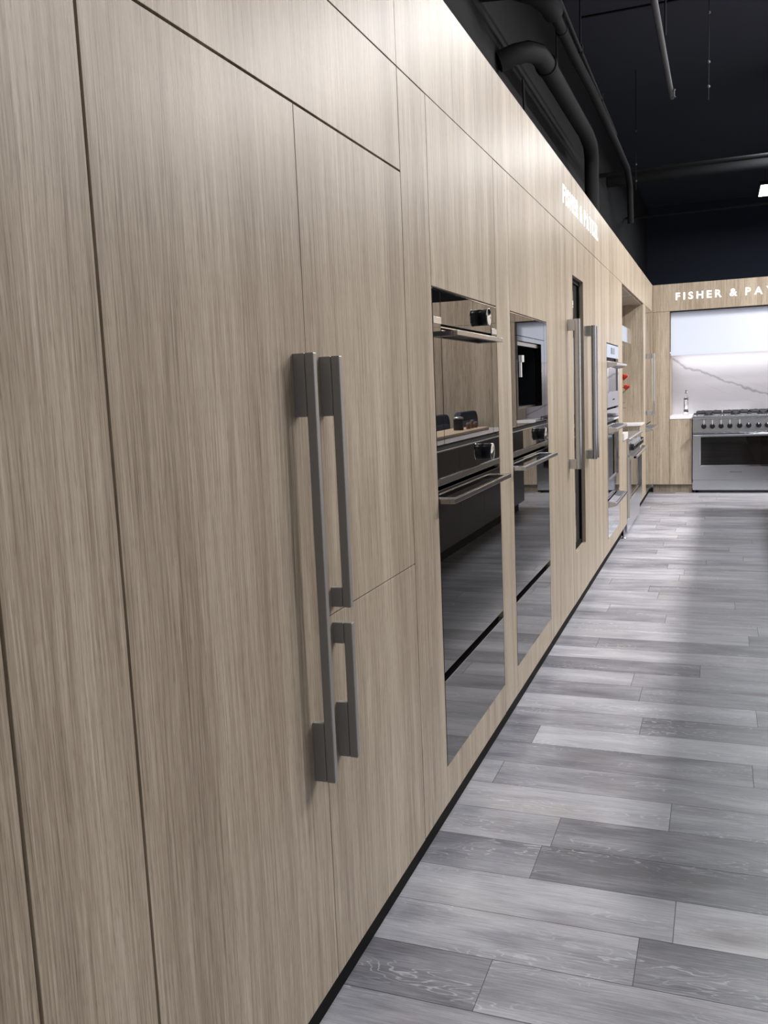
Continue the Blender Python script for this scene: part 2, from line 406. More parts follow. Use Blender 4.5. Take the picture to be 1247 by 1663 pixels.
# --- black glass appliances
def flat_handle(parent, y0, y1, z, xe=.046, th=.0145, m='steel'):
    """flat U-shaped bar: front bar and two returns to the door"""
    h = obj('handle', bx(xe - .014, xe, y0, y1, z - th, z), m, parent, bevel=.001)
    obj('handle_bracket', bx(-.002, xe - .0145, y0, y0 + .055, z - th, z), m, h, bevel=.0008)
    obj('handle_bracket', bx(-.002, xe - .0145, y1 - .055, y1, z - th, z), m, h, bevel=.0008)
    return h
def dial(parent, y, z, r=.028):
    k = obj('knob', lathe(B(), (0, y, z), [(r * .9, -.004), (r, 0.002), (r, .026), (r * .93, .030)], 32, axis=0), 'knob', parent, smooth=True)
    obj('knob_ring', lathe(B(), (0, y, z), [(r * 1.03, .0275), (r * 1.03, .031), (r * .86, .0325)], 32, axis=0), 'chrome', k, smooth=True)
    return k
def lower_oven(y0, y1, label, m):
    g = .004
    o = thing('wall_oven', (0, (y0 + y1) / 2, .517), label, 'oven', 'lower black glass wall ovens')
    obj('body', bx(-.52, -.03, y0 + .004, y1 - .004, .545, 1.212), 'black', o)
    obj('control_panel', bx(-.028, 0, y0 + g, y1 - g, 1.136, 1.215), 'glass', o, bevel=.0008)
    obj('trim_strip', bx(-.028, .002, y0 + g, y1 - g, 1.1145, 1.1345), 'darksteel', o, bevel=.0008, label='brushed metal strip above the door')
    obj('top_trim', bx(-.028, .0015, y0 + g, y1 - g, 1.2155, 1.2185), 'chrome', o); obj('ventilation_gap', bx(-.028, -.008, y0 + g, y1 - g, 1.219, 1.2335), 'black', o)
    dr = obj('door', bx(-.028, 0, y0 + g, y1 - g, .5395, 1.1015), 'glass', o, bevel=.0008)
    obj('door_trim', bx(-.027, .0012, y0 + g, y1 - g, 1.0985, 1.1015), 'chrome', dr)
    flat_handle(dr, y0 + .012, y1 - .012, 1.075, m='steel' if m else 'darksteel')  # first stack: same steel, its dark reflection put into the colour
    dial(o, (y0 + y1) / 2 + .167, 1.176)
    return o
def warming_drawer(y0, y1, label):
    o = thing('warming_drawer', (0, (y0 + y1) / 2, .238), label, 'drawer', 'black glass drawers below the ovens')
    obj('body', bx(-.50, -.03, y0 + .004, y1 - .004, .245, .512), 'black', o)
    f = obj('drawer_front', bx(-.028, 0, y0 + .004, y1 - .004, .2405, .514), 'glass', o, bevel=.0008)
    obj('edge_trim', bx(-.026, .0015, y0 + .004, y1 - .004, .511, .5145), 'darksteel', f)
    return o
def oven_top_frame(y0, y1, i0, i1, z0, z1, parent):
    obj('side_trim', bx(-.028, 0, y0 + .004, i0 - .0035, z0, z1), 'glass', parent, bevel=.0006)
    obj('side_trim', bx(-.028, 0, i1 + .0035, y1 - .004, z0, z1), 'glass', parent, bevel=.0006)
    obj('top_trim', bx(-.028, .001, y0 + .004, y1 - .004, z1 + .0005, z1 + .0035), 'chrome', parent)

# first stack: combination steam oven
y0, y1, i0, i1 = sD, sE, 2.582, 3.209
o = thing('steam_oven', (0, (y0 + y1) / 2, 1.234), 'compact black glass oven with dial, topmost in the first stack', 'oven')
obj('body', bx(-.50, -.03, y0 + .004, y1 - .004, 1.24, 1.69), 'black', o)
oven_top_frame(y0, y1, i0, i1, 1.2345, 1.689, o)
obj('control_panel', bx(-.028, 0, i0, i1, 1.5925, 1.689), 'glass', o, bevel=.0006)
v_ = obj('vent_slot', bx(-.028, -.010, i0, i1, 1.577, 1.5915), 'black', o)
obj('vent_trim', bx(-.0099, -.001, i0, i1, 1.5825, 1.5855), 'chrome', v_)
d_ = obj('door', bx(-.028, 0, i0, i1, 1.2345, 1.5755), 'glass', o, bevel=.0006)
obj('door_trim', bx(-.027, .0012, i0, i1, 1.572, 1.5755), 'chrome', d_)
flat_handle(d_, i0 + .015, i1 - .015, 1.5735, m='darksteel')  # darker colour stands in for the dark reflection on this steel handle
for a, b_ in ((y0 + .006, i0 - .002), (i1 + .004, y1 - .004)):
    obj('corner_clip', bx(-.002, .002, a, b_, 1.592, 1.612), 'steel', o, bevel=.0005, label='small bright metal tab')
dial(o, 3.058, 1.6405)
lower_oven(y0, y1, 'large black glass wall oven with dial, middle of the first stack', 0)
warming_drawer(y0, y1, 'black glass warming drawer under the first large oven')

# second stack: coffee machine
y0, y1, i0, i1 = sF, sG, 3.613, 4.246
o = thing('coffee_machine', (0, (y0 + y1) / 2, 1.234), 'built-in black glass coffee machine with dark recess and chrome spout', 'coffee machine')
oven_top_frame(y0, y1, i0, i1, 1.2345, 1.689, o)
obj('control_panel', bx(-.028, 0, i0, i1, 1.6075, 1.689), 'glass', o, bevel=.0006)
r0, r1 = 3.655, 4.176
bm = B(); box(bm, -.028, 0, i0, i1, 1.587, 1.6055); box(bm, -.028, 0, i0, r0, 1.306, 1.5868); box(bm, -.028, 0, r1, i1, 1.306, 1.5868); box(bm, -.028, 0, i0, i1, 1.2345, 1.3058)
obj('front_frame', bm, 'glass', o)
bm = B(); box(bm, -.20, -.19, r0, r1, 1.306, 1.5868); box(bm, -.19, -.03, r0, r0 + .004, 1.306, 1.5868); box(bm, -.19, -.03, r1 - .004, r1, 1.306, 1.5868); box(bm, -.19, -.03, r0, r1, 1.306, 1.312)
obj('recess', bm, 'knob', o)
obj('recess_header', bx(-.10, -.012, r0 + .002, r1 - .004, 1.5685, 1.586), 'darksteel', o, bevel=.0008)
sp = obj('spout', cyl(B(), (-.012, 3.735, 1.499), (-.012, 3.735, 1.5275), .022, seg=20), 'chrome', o, smooth=True)
obj('spout_tube', cyl(B(), (-.012, 3.738, 1.437), (-.012, 3.738, 1.4985), .012, seg=16), 'chrome', sp, smooth=True)
obj('body', bx(-.50, -.205, y0 + .004, y1 - .004, 1.24, 1.69), 'black', o)
lower_oven(y0, y1, 'large black glass wall oven with dial, below the coffee machine', 1)
warming_drawer(y0, y1, 'black glass warming drawer under the coffee machine stack')

# --- columns with brushed handles
def steel_bar(parent, y, z0=.931, z1=1.748):
    h = obj('handle', prism(B(), rounded(.030, .026, .009, 4, .053, y + .013), z0, z1, 2), 'steel', parent, smooth=True)
    for a, b_ in ((z0 + .001, z0 + .056), (z1 - .062, z1 - .001)):
        obj('mounting_block', bx(-.0005, .042, y + .001, y + .025, a, b_), 'steel', h, bevel=.0015)
    return h
o = thing('freezer', (0, 4.83, ZB), 'pale ash freezer column with one vertical steel handle, left of the wine window', 'freezer')
d_ = panel('door', 4.598, 5.067, ZB, H1, o); steel_bar(d_, 4.945)
carcass(4.598, 5.067, ZB, H1, o)
WY0, WY1, WZ0, WZ1 = 5.148, 5.566, .412, 2.005
o = thing('wine_cabinet', (0, 5.36, ZB), 'pale ash wine column with a tall narrow dark glass window', 'wine cabinet')
bm = B(); a, b_ = 5.067 + G, 5.663 - G
box(bm, -.022, 0, a, WY0, ZB, H1 - G); box(bm, -.022, 0, WY1, b_, ZB, H1 - G); box(bm, -.022, 0, WY0, WY1, ZB, WZ0); box(bm, -.022, 0, WY0, WY1, WZ1, H1 - G)
bmesh.ops.remove_doubles(bm, verts=bm.verts[:], dist=1e-5)
d_ = obj('door', bm, 'wood', o); steel_bar(d_, 5.600)
obj('window_glass', bx(-.038, -.030, WY0 - .01, WY1 + .01, WZ0 - .01, WZ1 + .01), 'tint', d_)
bm = B(); t_ = .026
box(bm, -.030, -.0225, WY0, WY0 + t_, WZ0, WZ1); box(bm, -.030, -.0225, WY1 - t_, WY1, WZ0, WZ1); box(bm, -.030, -.0225, WY0, WY1, WZ0, WZ0 + t_); box(bm, -.030, -.0225, WY0, WY1, WZ1 - t_, WZ1)
obj('window_gasket', bm, 'black', d_)
carcass(5.067, 5.663, ZB, H1, o, x1=-.04)
o = thing('refrigerator', (0, 6.05, ZB), 'pale ash refrigerator column with a steel handle right of the wine window', 'refrigerator')
d_ = panel('door', 5.663, 6.43, ZB, H1, o); steel_bar(d_, 5.700); carcass(5.663, 6.43, ZB, H1, o)
filler(6.43, 6.735, 'pale ash upright left of the stainless double oven')
oven_cabinet(6.735, 7.535, .226, 1.690, 'pale ash housing panels above and below the stainless double oven')

# --- stainless double oven
def tube_handle(parent, y0, y1, z, xe=.072, r=.013):
    """round tube carried by two flat D-shaped end brackets"""
    h = obj('handle', cyl(B(), (xe - r, y0, z), (xe - r, y1, z), r, seg=18), 'chrome', parent, smooth=True)
    for yy in (y0 - .001, y1 - .015):
        pts = [(-.001, z - .030), (xe - 1.6 * r, z - .018), (xe - r * .3, z - .006), (xe - r * .3, z + .006), (xe - 1.6 * r, z + .013), (-.001, z + .018)]
        bm = B(); A = [bm.verts.new((p, yy, q)) for p, q in pts]; C = [bm.verts.new((p, yy + .016, q)) for p, q in pts]
        bm.faces.new(A); bm.faces.new(C[::-1])
        for i in range(6): bm.faces.new((A[i], C[i], C[(i + 1) % 6], A[(i + 1) % 6]))
        obj('handle_bracket', bm, 'steel', h, bevel=.0015)
    return h
y0, y1 = 6.735, 7.535
o = thing('double_oven', (0, (y0 + y1) / 2, .226), 'mirror-bright stainless double wall oven with three tube handles', 'oven')
obj('body', bx(-.52, -.03, y0 + .004, y1 - .004, .23, 1.686), 'gap', o)
cp = obj('control_panel', bx(-.03, .002, y0 + .004, y1 - .004, 1.583, 1.682), 'mirror', o, bevel=.001)
obj('display', bx(.002, .0035, 7.02, 7.25, 1.612, 1.660), 'glass', cp)
def window_door(z0, z1, w0, w1, hz, name='door'):
    bm = B(); wy0, wy1 = y0 + .07, y1 - .07
    if w0:
        box(bm, -.03, .004, y0 + .004, wy0, z0, z1); box(bm, -.03, .004, wy1, y1 - .004, z0, z1)
        box(bm, -.03, .004, wy0, wy1, z0, w0); box(bm, -.03, .004, wy0, wy1, w1, z1)
    else: box(bm, -.03, .004, y0 + .004, y1 - .004, z0, z1)
    d = obj(name, bm, 'mirror', o)
    if w0:
        obj('window_glass', bx(-.02, -.004, wy0, wy1, w0, w1), 'glass', d)
        obj('window_sill', bx(-.004, .007, wy0 + .002, wy1 - .002, w0 - .004, w0 + .008), 'chrome', d)
    tube_handle(d, y0 + .03, y1 - .03, hz)
    return d
dd = window_door(1.212, 1.556, 1.322, 1.505, 1.532)
small_print('FISHER & PAYKEL', .011, .15, (.0045, 7.08, 1.262), 'L', dd)
obj('control_panel', bx(-.03, .002, y0 + .004, y1 - .004, 1.104, 1.196), 'mirror', o, bevel=.001)
window_door(.532, 1.086, .66, 1.00, 1.050)
window_door(.230, .516, None, None, .492, 'drawer')
filler(7.535, 7.866, 'pale ash upright between the double oven and the range alcove', c1=.022)

# --- range alcove on the left run
NX = -.60
o = thing('alcove_surround', (0, 8.98, .955), 'wood-lined open alcove above the left range cooker', 'alcove')
obj('side_lining', bx(NX, -.0235, 7.8455, 7.8655, .957, H1), 'wood', o)
obj('side_lining', bx(NX, -.0235, 10.0945, 10.1145, .957, H1), 'wood', o)
obj('back_lining', bx(NX - .02, NX, 7.866, 10.094, 0.957, H1), 'wood', o)
obj('ceiling_lining', bx(NX, -.021, 7.866, 10.094, H1 - .012, H1), 'wood', o)
filler(10.094, 10.398, 'pale ash upright between the range alcove and the mirror-bright refrigerator', c0=.022)
o = thing('base_cabinet', (0, 8.04, ZB), 'low pale ash cabinet to the left of the left range cooker', 'cabinet')
panel('door', 7.866, 8.206, ZB, .894, o); obj('carcass', bx(NX, -.0215, 7.867, 8.205, ZB, .893), 'wood', o)
o = thing('base_cabinet', (0, 9.84, ZB), 'low pale ash cabinet to the right of the left range cooker', 'cabinet')
panel('door', 9.606, 10.094, ZB, .932, o); obj('carcass', bx(NX, -.0215, 9.607, 10.093, ZB, .932), 'wood', o)
for a, b_, zz, l in ((7.867, 8.208, .8955, 'short white worktop left of the left range cooker'), (9.600, 10.093, .934, 'white worktop right of the left range cooker')):
    tag(obj('worktop', bx(NX, .012, a, b_, zz, .9555), 'quartz', bevel=.002), l, 'worktop')
# hood in the alcove
o = thing('range_hood', (0, 8.9, 1.76), 'polished steel box hood hanging in the left range alcove', 'hood')
obj('canopy', bx(NX + .001, -.050, 8.30, 9.24, 1.765, 1.905), 'mirror', o, bevel=.001)
obj('filter', bx(NX + .03, -.12, 8.34, 9.20, 1.752, 1.7645), 'darksteel', o)
# floor foot under the base cabinet
o = thing('levelling_foot', (-.02, 8.10, 0), 'small metal levelling foot under the cabinet by the left range', 'foot')
obj('base', lathe(B(), (-.02, 8.10, 0), [(.022, 0.0), (.022, .008), (.012, .014)], 16), 'steel', o, smooth=True)
obj('stem', cyl(B(), (-.02, 8.10, .014), (-.02, 8.10, ZB), .009), 'steel', o, smooth=True)

# ---------------------------------------------------------------- range cookers (front faces +x for the left, -y for the back)
def range_cooker(name_label, F, w, knobs, depth=.60, induction=False):
    """built in local coords: u along the width 0..w, v out of the front (towards the room), z up; F maps (u,v,z)->world"""
    org = F(w / 2, 0, 0)
    o = thing('range_cooker', org, name_label, 'range cooker')
    def lb(name, u0, u1, v0, v1, z0, z1, m, par=o, **k):
        bm = B(); box(bm, u0, u1, v0, v1, z0, z1)
        for v in bm.verts: v.co = F(*v.co)
        return obj(name, bm, m, par, **k)
    def lp(name, outline, u0, u1, m, par=o, **k):   # outline in (v,z)
        bm = B(); prism(bm, outline, u0, u1, 0)
        for v in bm.verts: v.co = F(*v.co)
        return obj(name, bm, m, par, **k)
    lb('body', .004, w - .004, -depth, -.001, .10, .90, 'steel')
    kp = lb('kick_panel', .002, w - .002, -.03, .012, .036, .160, 'steel', bevel=.002)
    # feet
    for u in (.05, w - .05):
        for v in (-.05, -depth + .05):
            bm = B(); cyl(bm, F(u, v, 0), F(u, v, .10), .018); obj('foot', bm, 'black', o, smooth=True)
    # door with window
    wz0, wz1, a = .347, .690, .095
    bm = B()
    for q in ((.002, a, .1, .172, .722), (w - a, w - .002, .1, .172, .722)): box(bm, q[0], q[1], 0, .035, q[3], q[4])
    box(bm, a, w - a, 0, .035, .172, wz0); box(bm, a, w - a, 0, .035, wz1, .722)
    for v in bm.verts: v.co = F(*v.co)
    door = obj('door', bm, 'steel', o)
    lb('window_glass', a, w - a, .004, .022, wz0, wz1, 'glass', door)
    bm = B(); e = .008
    box(bm, a - e, a, .030, .040, wz0 - e, wz1); box(bm, w - a, w - a + e, .030, .040, wz0 - e, wz1); box(bm, a - e, w - a + e, .030, .040, wz0 - e - .012, wz0)
    for v in bm.verts: v.co = F(*v.co)
    obj('window_frame', bm, 'chrome', door)
    # handle
    bm = B(); cyl(bm, F(.012, .085, .722), F(w - .012, .085, .722), .015); h = obj('handle', bm, 'chrome', door, smooth=True)
    for u in (.012, w - .030):
        pts = [(.034, .700), (.07, .706), (.094, .716), (.094, .728), (.07, .736), (.034, .740)]
        lp('handle_bracket', pts, u, u + .018, 'steel', h, bevel=.002)
    # control panel and bullnose
    lp('control_panel', [(-.02, .752), (.034, .752), (.026, .898), (-.02, .898)], .0, w, 'steel', bevel=.001)
    lp('bullnose', [(-.10, .900), (.030, .900), (.044, .908), (.044, .932), (.030, .945), (-.10, .947)], .0, w, 'steel', bevel=.002)
    lb('cooktop', .0, w, -depth, -.1005, .905, .944, 'glass' if induction else 'steel')
    def f_disc(u, z, r, v0, v1, m, nm, par):
        bm = B(); cyl(bm, F(u, v0, z), F(u, v1, z), r, r * .93, 24); return obj(nm, bm, m, par, smooth=True)
    for i, u in enumerate(knobs):
        k = f_disc(u, .820, .032, .028, .062, 'knob', 'knob', o)
        f_disc(u, .820, .036, .026, .0285, 'chrome', 'knob_ring', k)
        if i < 5: lb('knob_pointer', u - .004, u + .004, .034, .070, .838, .892, 'alum', k, bevel=.001)
        else: lb('knob_pointer', u - .006, u + .006, .034, .070, .832, .850, 'alum', k, bevel=.001)
    # burners and grates
    n = 3; gw = (w - .06) / n
    for i in range(0 if induction else n):
        u0 = .03 + i * gw
        for v in (-.20, -.45):
            c = F(u0 + gw / 2, v, .944)
            bm = B(); lathe(bm, c, [(.055, 0), (.055, .010), (.040, .014), (.040, .022), (.012, .024)]); obj('burner', bm, 'iron', o, smooth=True)
        bm = B(); t = .012; z0, z1 = .975, .992
        for u in (u0 + .006, u0 + gw * .34, u0 + gw * .62, u0 + gw - .018): box(bm, u, u + t, -depth + .03, -.115, z0, z1)
        for v in (-.115 - t, -.24, -.33, -.44, -depth + .03): box(bm, u0 + .006, u0 + gw - .006, v, v + t, z0, z1)
        for u in (u0 + .006, u0 + gw / 2 - .006, u0 + gw - .018):
            for v in (-.127, -.33, -depth + .03): box(bm, u, u + t, v, v + t, .9445, z0)
        for u in (u0 + gw / 4, u0 + gw * .75):
            for v in (-.127, -.24, -.33, -.44): box(bm, u - .008, u + .008, v, v + t, z1, z1 + .009)
        for v in bm.verts: v.co = F(*v.co)
        obj('grate', bm, 'iron', o)
    return o, F, door
FL = lambda u, v, z: Vector((v - .012, 8.2225 + u, z if z < .75 else .75 + (z - .75) * .745))
w_l = 9.585 - 8.2225
rl, _, _d = range_cooker('stainless range cooker in the alcove of the left run, seen edge-on', FL, w_l, [w_l * (.12 + .76 * i / 7) for i in range(8)], depth=.55, induction=True)
FB = lambda u, v, z: Vector((.470 + u, D - v, z))
rb, _, bd = range_cooker('wide stainless range cooker facing the viewer in the back run', FB, .984, [.599 - .470, .696 - .470, .7945 - .470, .894 - .470, 1.003 - .470, 1.103 - .470, 1.214 - .470, 1.310 - .470])
small_print('FISHER & PAYKEL', .012, .135, (.900, D - .0356, .255), 'B', bd)

# flowers in the alcove
o = thing('flower_vase', (-.13, 8.02, .956), 'vase of red flowers standing on the short worktop in the alcove', 'vase')
obj('vase', lathe(B(), (-.13, 8.02, .9558), [(.03, 0), (.045, .02), (.05, .09), (.028, .16), (.034, .20), (.030, .20), (.024, .16), (.044, .09), (.04, .025), (.002, .02)], 24), 'quartz', o, smooth=True)
fl_pts = [((-.004, 8.03, 1.412), .046), ((.012, 8.07, 1.325), .042), ((-.035, 8.01, 1.380), .034)]
for c, r in fl_pts:
    c = Vector(c); st = Vector((-.13, 8.02, 1.12))
    mid = (c + st) / 2 + Vector((-.03, 0, .04))
    stem = obj('stem', tube(B(), [st, st.lerp(mid, .5), mid, mid.lerp(c, .5), c], .003, 8), 'green', o, smooth=True)
    bm = B()
    for ring, (n, tilt, rr) in enumerate(((5, .15, .75), (6, .42, .95), (7, .85, 1.))):
        for k in range(n):
            a = 2 * PI * k / n + ring * .5
            d = Vector((math.cos(a) * math.sin(tilt), math.sin(a) * math.sin(tilt), math.cos(tilt)))
            s = Vector((-math.sin(a), math.cos(a), 0)); base = c
            tip = c + d * r * rr * 1.15; midp = c + d * r * rr * .6
            up = Vector((0, 0, r * .12))
            vs = [bm.verts.new(p) for p in (base, midp - s * r * .42 * rr + up, tip - s * r * .2, tip + up * 1.2, tip + s * r * .2, midp + s * r * .42 * rr + up)]
            bm.faces.new(vs)
    f_ = obj('flower', bm, 'redpetal', o)
    sm = f_.modifiers.new('s', 'SOLIDIFY'); sm.thickness = .0015
bm = B()
for p, q, wd in (((-.12, 8.02, 1.13), (.0, 8.03, 1.31), .022), ((-.12, 8.02, 1.12), (.004, 8.05, 1.22), .018), ((-.12, 8.02, 1.13), (-.03, 8.0, 1.34), .024), ((-.12, 8.02, 1.1), (.01, 8.06, 1.17), .012)):
    p, q = Vector(p), Vector(q); s = Vector((0, 1, 0)) * wd; n_ = 7; rows = []
    for i in range(n_):
        t = i / (n_ - 1); c = p.lerp(q, t) + Vector((0, 0, .03 * math.sin(PI * t))); ww = math.sin(PI * min(.97, t * .9 + .08)) ** .8
        rows.append((bm.verts.new(c - s * ww), bm.verts.new(c + Vector((0, 0, -.004))), bm.verts.new(c + s * ww)))
    for a, b_ in zip(rows, rows[1:]): bm.faces.new((a[0], a[1], b_[1], b_[0])); bm.faces.new((a[1], a[2], b_[2], b_[1]))
f_ = obj('leaf', bm, 'green', o); sm = f_.modifiers.new('s', 'SOLIDIFY'); sm.thickness = .001

# --- mirror refrigerator at the end of the left run
y0, y1 = 10.40, 11.34
o = thing('refrigerator', (0, (y0 + y1) / 2, ZB), 'mirror-bright steel refrigerator at the far end of the left run', 'refrigerator')
obj('body', bx(-.60, -.032, y0 + .004, y1 - .004, ZB, H1 - .004), 'gap', o)
d_ = obj('door', bx(-.03, .0, y0 + .003, y1 - .003, .912, H1 - .004), 'mirror', o, bevel=.001)
h = obj('handle', prism(B(), rounded(.026, .028, .011, 5, .080, 10.500), 1.005, 1.700, 2), 'chrome', d_, smooth=True)
for a, b_ in ((1.008, 1.062), (1.643, 1.697)): obj('mounting_block', bx(.0005, .070, 10.488, 10.512, a, b_), 'steel', h, bevel=.002)
d_ = obj('drawer_front', bx(-.03, .0, y0 + .003, y1 - .003, ZB, .902), 'mirror', o, bevel=.001)
tube_handle(d_, y0 + .03, y1 - .06, .852, xe=.080)
o = thing('filler_panel', (0, 11.43, ZB), 'narrow pale ash panel in the inside corner beside the mirror-bright refrigerator', 'panel')
obj('front_panel', bx(-.02, 0, y1 + .002, D - .003, ZB, H1 - G), 'wood', o); carcass(y1 + .002, D - .003, ZB, H1, o)

# ---------------------------------------------------------------- back run
def bpanel(name, x0, x1, z0, z1, parent, g=.0018, gz=.0018):
    return obj(name, bx(x0 + g, x1 - g, D, D + .02, z0 + gz, z1 - gz), 'wood', parent, bevel=.0006)
def bcarc(x0, x1, z0, z1, parent): return obj('carcass', bx(x0 + .001, x1 - .001, D + .03, D + .66, z0 + .001, z1 - .001), 'gap', parent)
for a, b_, l in ((.002, 2.262, 'pale ash fascia board over the back range carrying the lit front sign'), (2.262, 6.0, 'pale ash fascia board continuing right along the back run')):
    o = thing('fascia_board', ((a + b_) / 2, D, H1), l, 'fascia')
    bpanel('front_panel', a, b_, H1, HT + .0018, o); obj('top_board', bx(a, b_, D + .022, D + .66, HT - .04, HT - .02), 'gap', o)
o = thing('tall_cabinet', (.1, D, .105), 'narrow tall pale ash cabinet in the corner left of the marble alcove', 'cabinet')
bpanel('door', .002, .200, .105, H1, o); bcarc(.002, .200, .105, H1, o)
o = thing('base_cabinet', (.33, D, .105), 'low pale ash cabinet between the corner and the back range', 'cabinet')
bpanel('door', .200, .464, .105, .914, o); bcarc(.202, .464, .105, .914, o)
o = thing('base_cabinet', (1.58, D, .105), 'low pale ash cabinet right of the back range', 'cabinet')
bpanel('door', 1.460, 1.708, .105, .914, o); bcarc(1.460, 1.707, .105, .914, o)
for a, b_, l in ((.202, .466, 'short white worktop left of the back range'), (1.458, 1.706, 'short white worktop right of the back range')):
    tag(obj('worktop', bx(a, b_, D - .006, D + .62, .915, .956), 'quartz', bevel=.002), l, 'worktop')
xx = [1.709, 2.034, 2.70, 3.36, 4.02, 4.9, 6.0]
for i, (a, b_) in enumerate(zip(xx, xx[1:])):
    o = thing('tall_cabinet', ((a + b_) / 2, D, .105), ['first', 'second', 'third', 'fourth', 'fifth', 'last'][i] + ' tall pale ash cabinet to the right of the marble alcove', 'cabinet')
    bpanel('door', a, b_, .105, H1, o); bcarc(a, b_, .105, H1, o)
tag(obj('backsplash', bx(.202, 1.706, D + .62, D + .64, .957, 2.20), 'marble'), 'white marble splashback with grey veins behind the back range', 'splashback')
o = thing('range_hood', (.955, D + .07, 1.69), 'wide white box hood above the back range', 'hood')
obj('front_panel', bx(.208, 1.700, D + .072, D + .09, 1.690, 2.212), 'white', o, bevel=.001)
obj('underside', bx(.212, 1.696, D + .0905, D + .40, 1.700, 1.712), 'darksteel', o)
obj('light_strip', bx(.225, 1.68, D + .43, D + .47, 1.735, 1.742), 'led', o, label='bright lit strip')
bm = B(); box(bm, .212, 1.696, D + .41, D + .615, 1.742, 1.75); obj('light_shelf', bm, 'white', o)
# sides of the marble alcove
o = thing('alcove_surround', (.955, D, .957), 'pale lining at the sides of the marble alcove over the back range', 'alcove')
obj('side_lining', bx(.2005, .2015, D + .021, D + .62, .957, H1 - .002), 'wood', o); obj('side_lining', bx(1.7065, 1.7075, D + .021, D + .62, .957, H1 - .002), 'wood', o)
obj('ceiling_lining', bx(.202, 1.706, D + .021, D + .62, H1 - .006, H1), 'gap', o)

# glass bottle
bxx, byy = .383, D + .22
o = thing('glass_bottle', (bxx, byy, .956), 'slim clear glass bottle with silver collars standing left of the back range', 'bottle')
obj('bottle_body', lathe(B(), (bxx, byy, .9562), [(.030, 0), (.030, .012), (.026, .02), (.026, .215), (.014, .235), (.012, .26)], 24), 'clear', o, smooth=True)
obj('stopper', lathe(B(), (bxx, byy, .956), [(.016, .2605), (.018, .275), (.010, .29), (.012, .305)], 20), 'chrome', o, smooth=True)
obj('collar', lathe(B(), (bxx, byy, .956), [(.0275, .185), (.0285, .19), (.0285, .203), (.0275, .207)], 24), 'darksteel', o, smooth=True)
obj('collar', lathe(B(), (bxx, byy, .956), [(.0275, .035), (.0285, .04), (.0285, .062), (.0275, .066)], 24), 'darksteel', o, smooth=True)

# signs
sign('wall_sign', 'L', 4.850, 1.425, 2.344, .094, 'lit white brand sign on the left fascia, seen at a steep angle')
sign('wall_sign', 'B', .268, 1.400, 2.350, .086, 'lit white brand sign on the back fascia above the white hood')

# ---------------------------------------------------------------- ceiling services
def hanger(parent, x, y, z0, z1):
    obj('hanger_rod', cyl(B(), (x, y, z0), (x, y, z1), .008, seg=8), 'pipe', parent)
# thick pipe that runs back then drops
o = thing('duct_pipe', (-.57, 8.9, 4.0), 'thick black pipe that runs back and drops behind the left cabinets', 'pipe')
obj('pipe_run', tube(B(), [(-.84, 7.12, 3.88), (-.72, 7.16, 3.93), (-.64, 7.26, 3.97), (-.59, 7.42, 3.995), (-.58, 7.62, 4.0), (-.57, 8.8, 4.0), (-.56, 9.9, 4.0), (-.56, 10.25, 3.96), (-.57, 10.42, 3.86), (-.58, 10.48, 3.7), (-.58, 10.5, 3.2)], .078, 20), 'pipe', o, smooth=True)
for yy in (7.70,): obj('coupling', cyl(B(), (-.578, yy, 4.0), (-.577, yy + .06, 4.0), .090), 'pipe', o, smooth=True)
hanger(o, -.57, 8.2, 4.07, CZ)
o = thing('hanging_strap', (-.62, 7.35, 3.1), 'thin dark strap hanging below the thick pipe near the fascia top', 'strap')
obj('strap', tube(B(), [(-.70, 7.35, 3.80), (-.69, 7.35, 3.5), (-.66, 7.36, 3.1), (-.64, 7.38, 2.7)], .010, 8), 'pipe', o, smooth=True)
o = thing('water_pipe', (-.37, 8.5, 4.1), 'long slim black pipe running back beside the thick pipe', 'pipe')
obj('pipe_run', tube(B(), [(-.385, 6.85, 4.1), (-.38, 7.9, 4.1), (-.36, 8.9, 4.1), (-.357, 10.4, 4.1), (-.357, 12.2, 4.1), (-.36, 12.6, 3.95), (-.36, 12.7, 3.5)], .040, 16), 'pipe', o, smooth=True)
obj('elbow', tube(B(), [(-.385, 6.95, 4.1), (-.40, 6.80, 4.11), (-.47, 6.68, 4.14), (-.62, 6.6, 4.18), (-.84, 6.6, 4.2)], .075, 16), 'pipe', o, smooth=True)
obj('coupling', cyl(B(), (-.384, 7.30, 4.1), (-.384, 7.36, 4.1), .047), 'pipe', o, smooth=True)
o = thing('conduit', (-.35, 8.5, 4.2), 'thin black conduit alongside the slim pipe', 'conduit')
obj('pipe_run', tube(B(), [(-.348, 6.8, 4.2), (-.353, 8.1, 4.2), (-.356, 10.9, 4.2)], .016, 10), 'pipe', o, smooth=True)
for yy in (8.1, 9.5): obj('clamp', bx(-.372, -.335, yy, yy + .03, 4.18, 4.25), 'pipe', o)
hanger(o, -.3535, 8.11, 4.251, CZ)
o = thing('sprinkler_pipe', (.30, 8.4, 4.2), 'slim grey pipe hanging alone from the dark ceiling, ending in mid-air', 'pipe')
obj('pipe_run', tube(B(), [(.293, 6.2, 4.2), (.304, 9.8, 4.2)], .026, 12), 'pipegrey', o, smooth=True)
obj('sprinkler_head', lathe(B(), (.335, 9.55, 4.12), [(.022, 0), (.010, .02), (.010, .06), (.02, .075)], 14), 'pipegrey', o, smooth=True)
hanger(o, .335, 8.1, 4.2, 4.9)
for yy, zz, rr, l in ((13.35, 4.3, .03, 'upper thin pipe crossing the dark ceiling from left to right'), (17.0, 4.3, .02, 'lower thin pipe crossing in front of the far navy wall')):
    o = thing('cross_pipe', (1.5, yy, zz), l, 'pipe')
    obj('pipe_run', tube(B(), [(-.84, yy, zz), (6, yy, zz)], rr, 12), 'pipe', o, smooth=True)
    hanger(o, 2.8, yy, zz + rr, CZ)
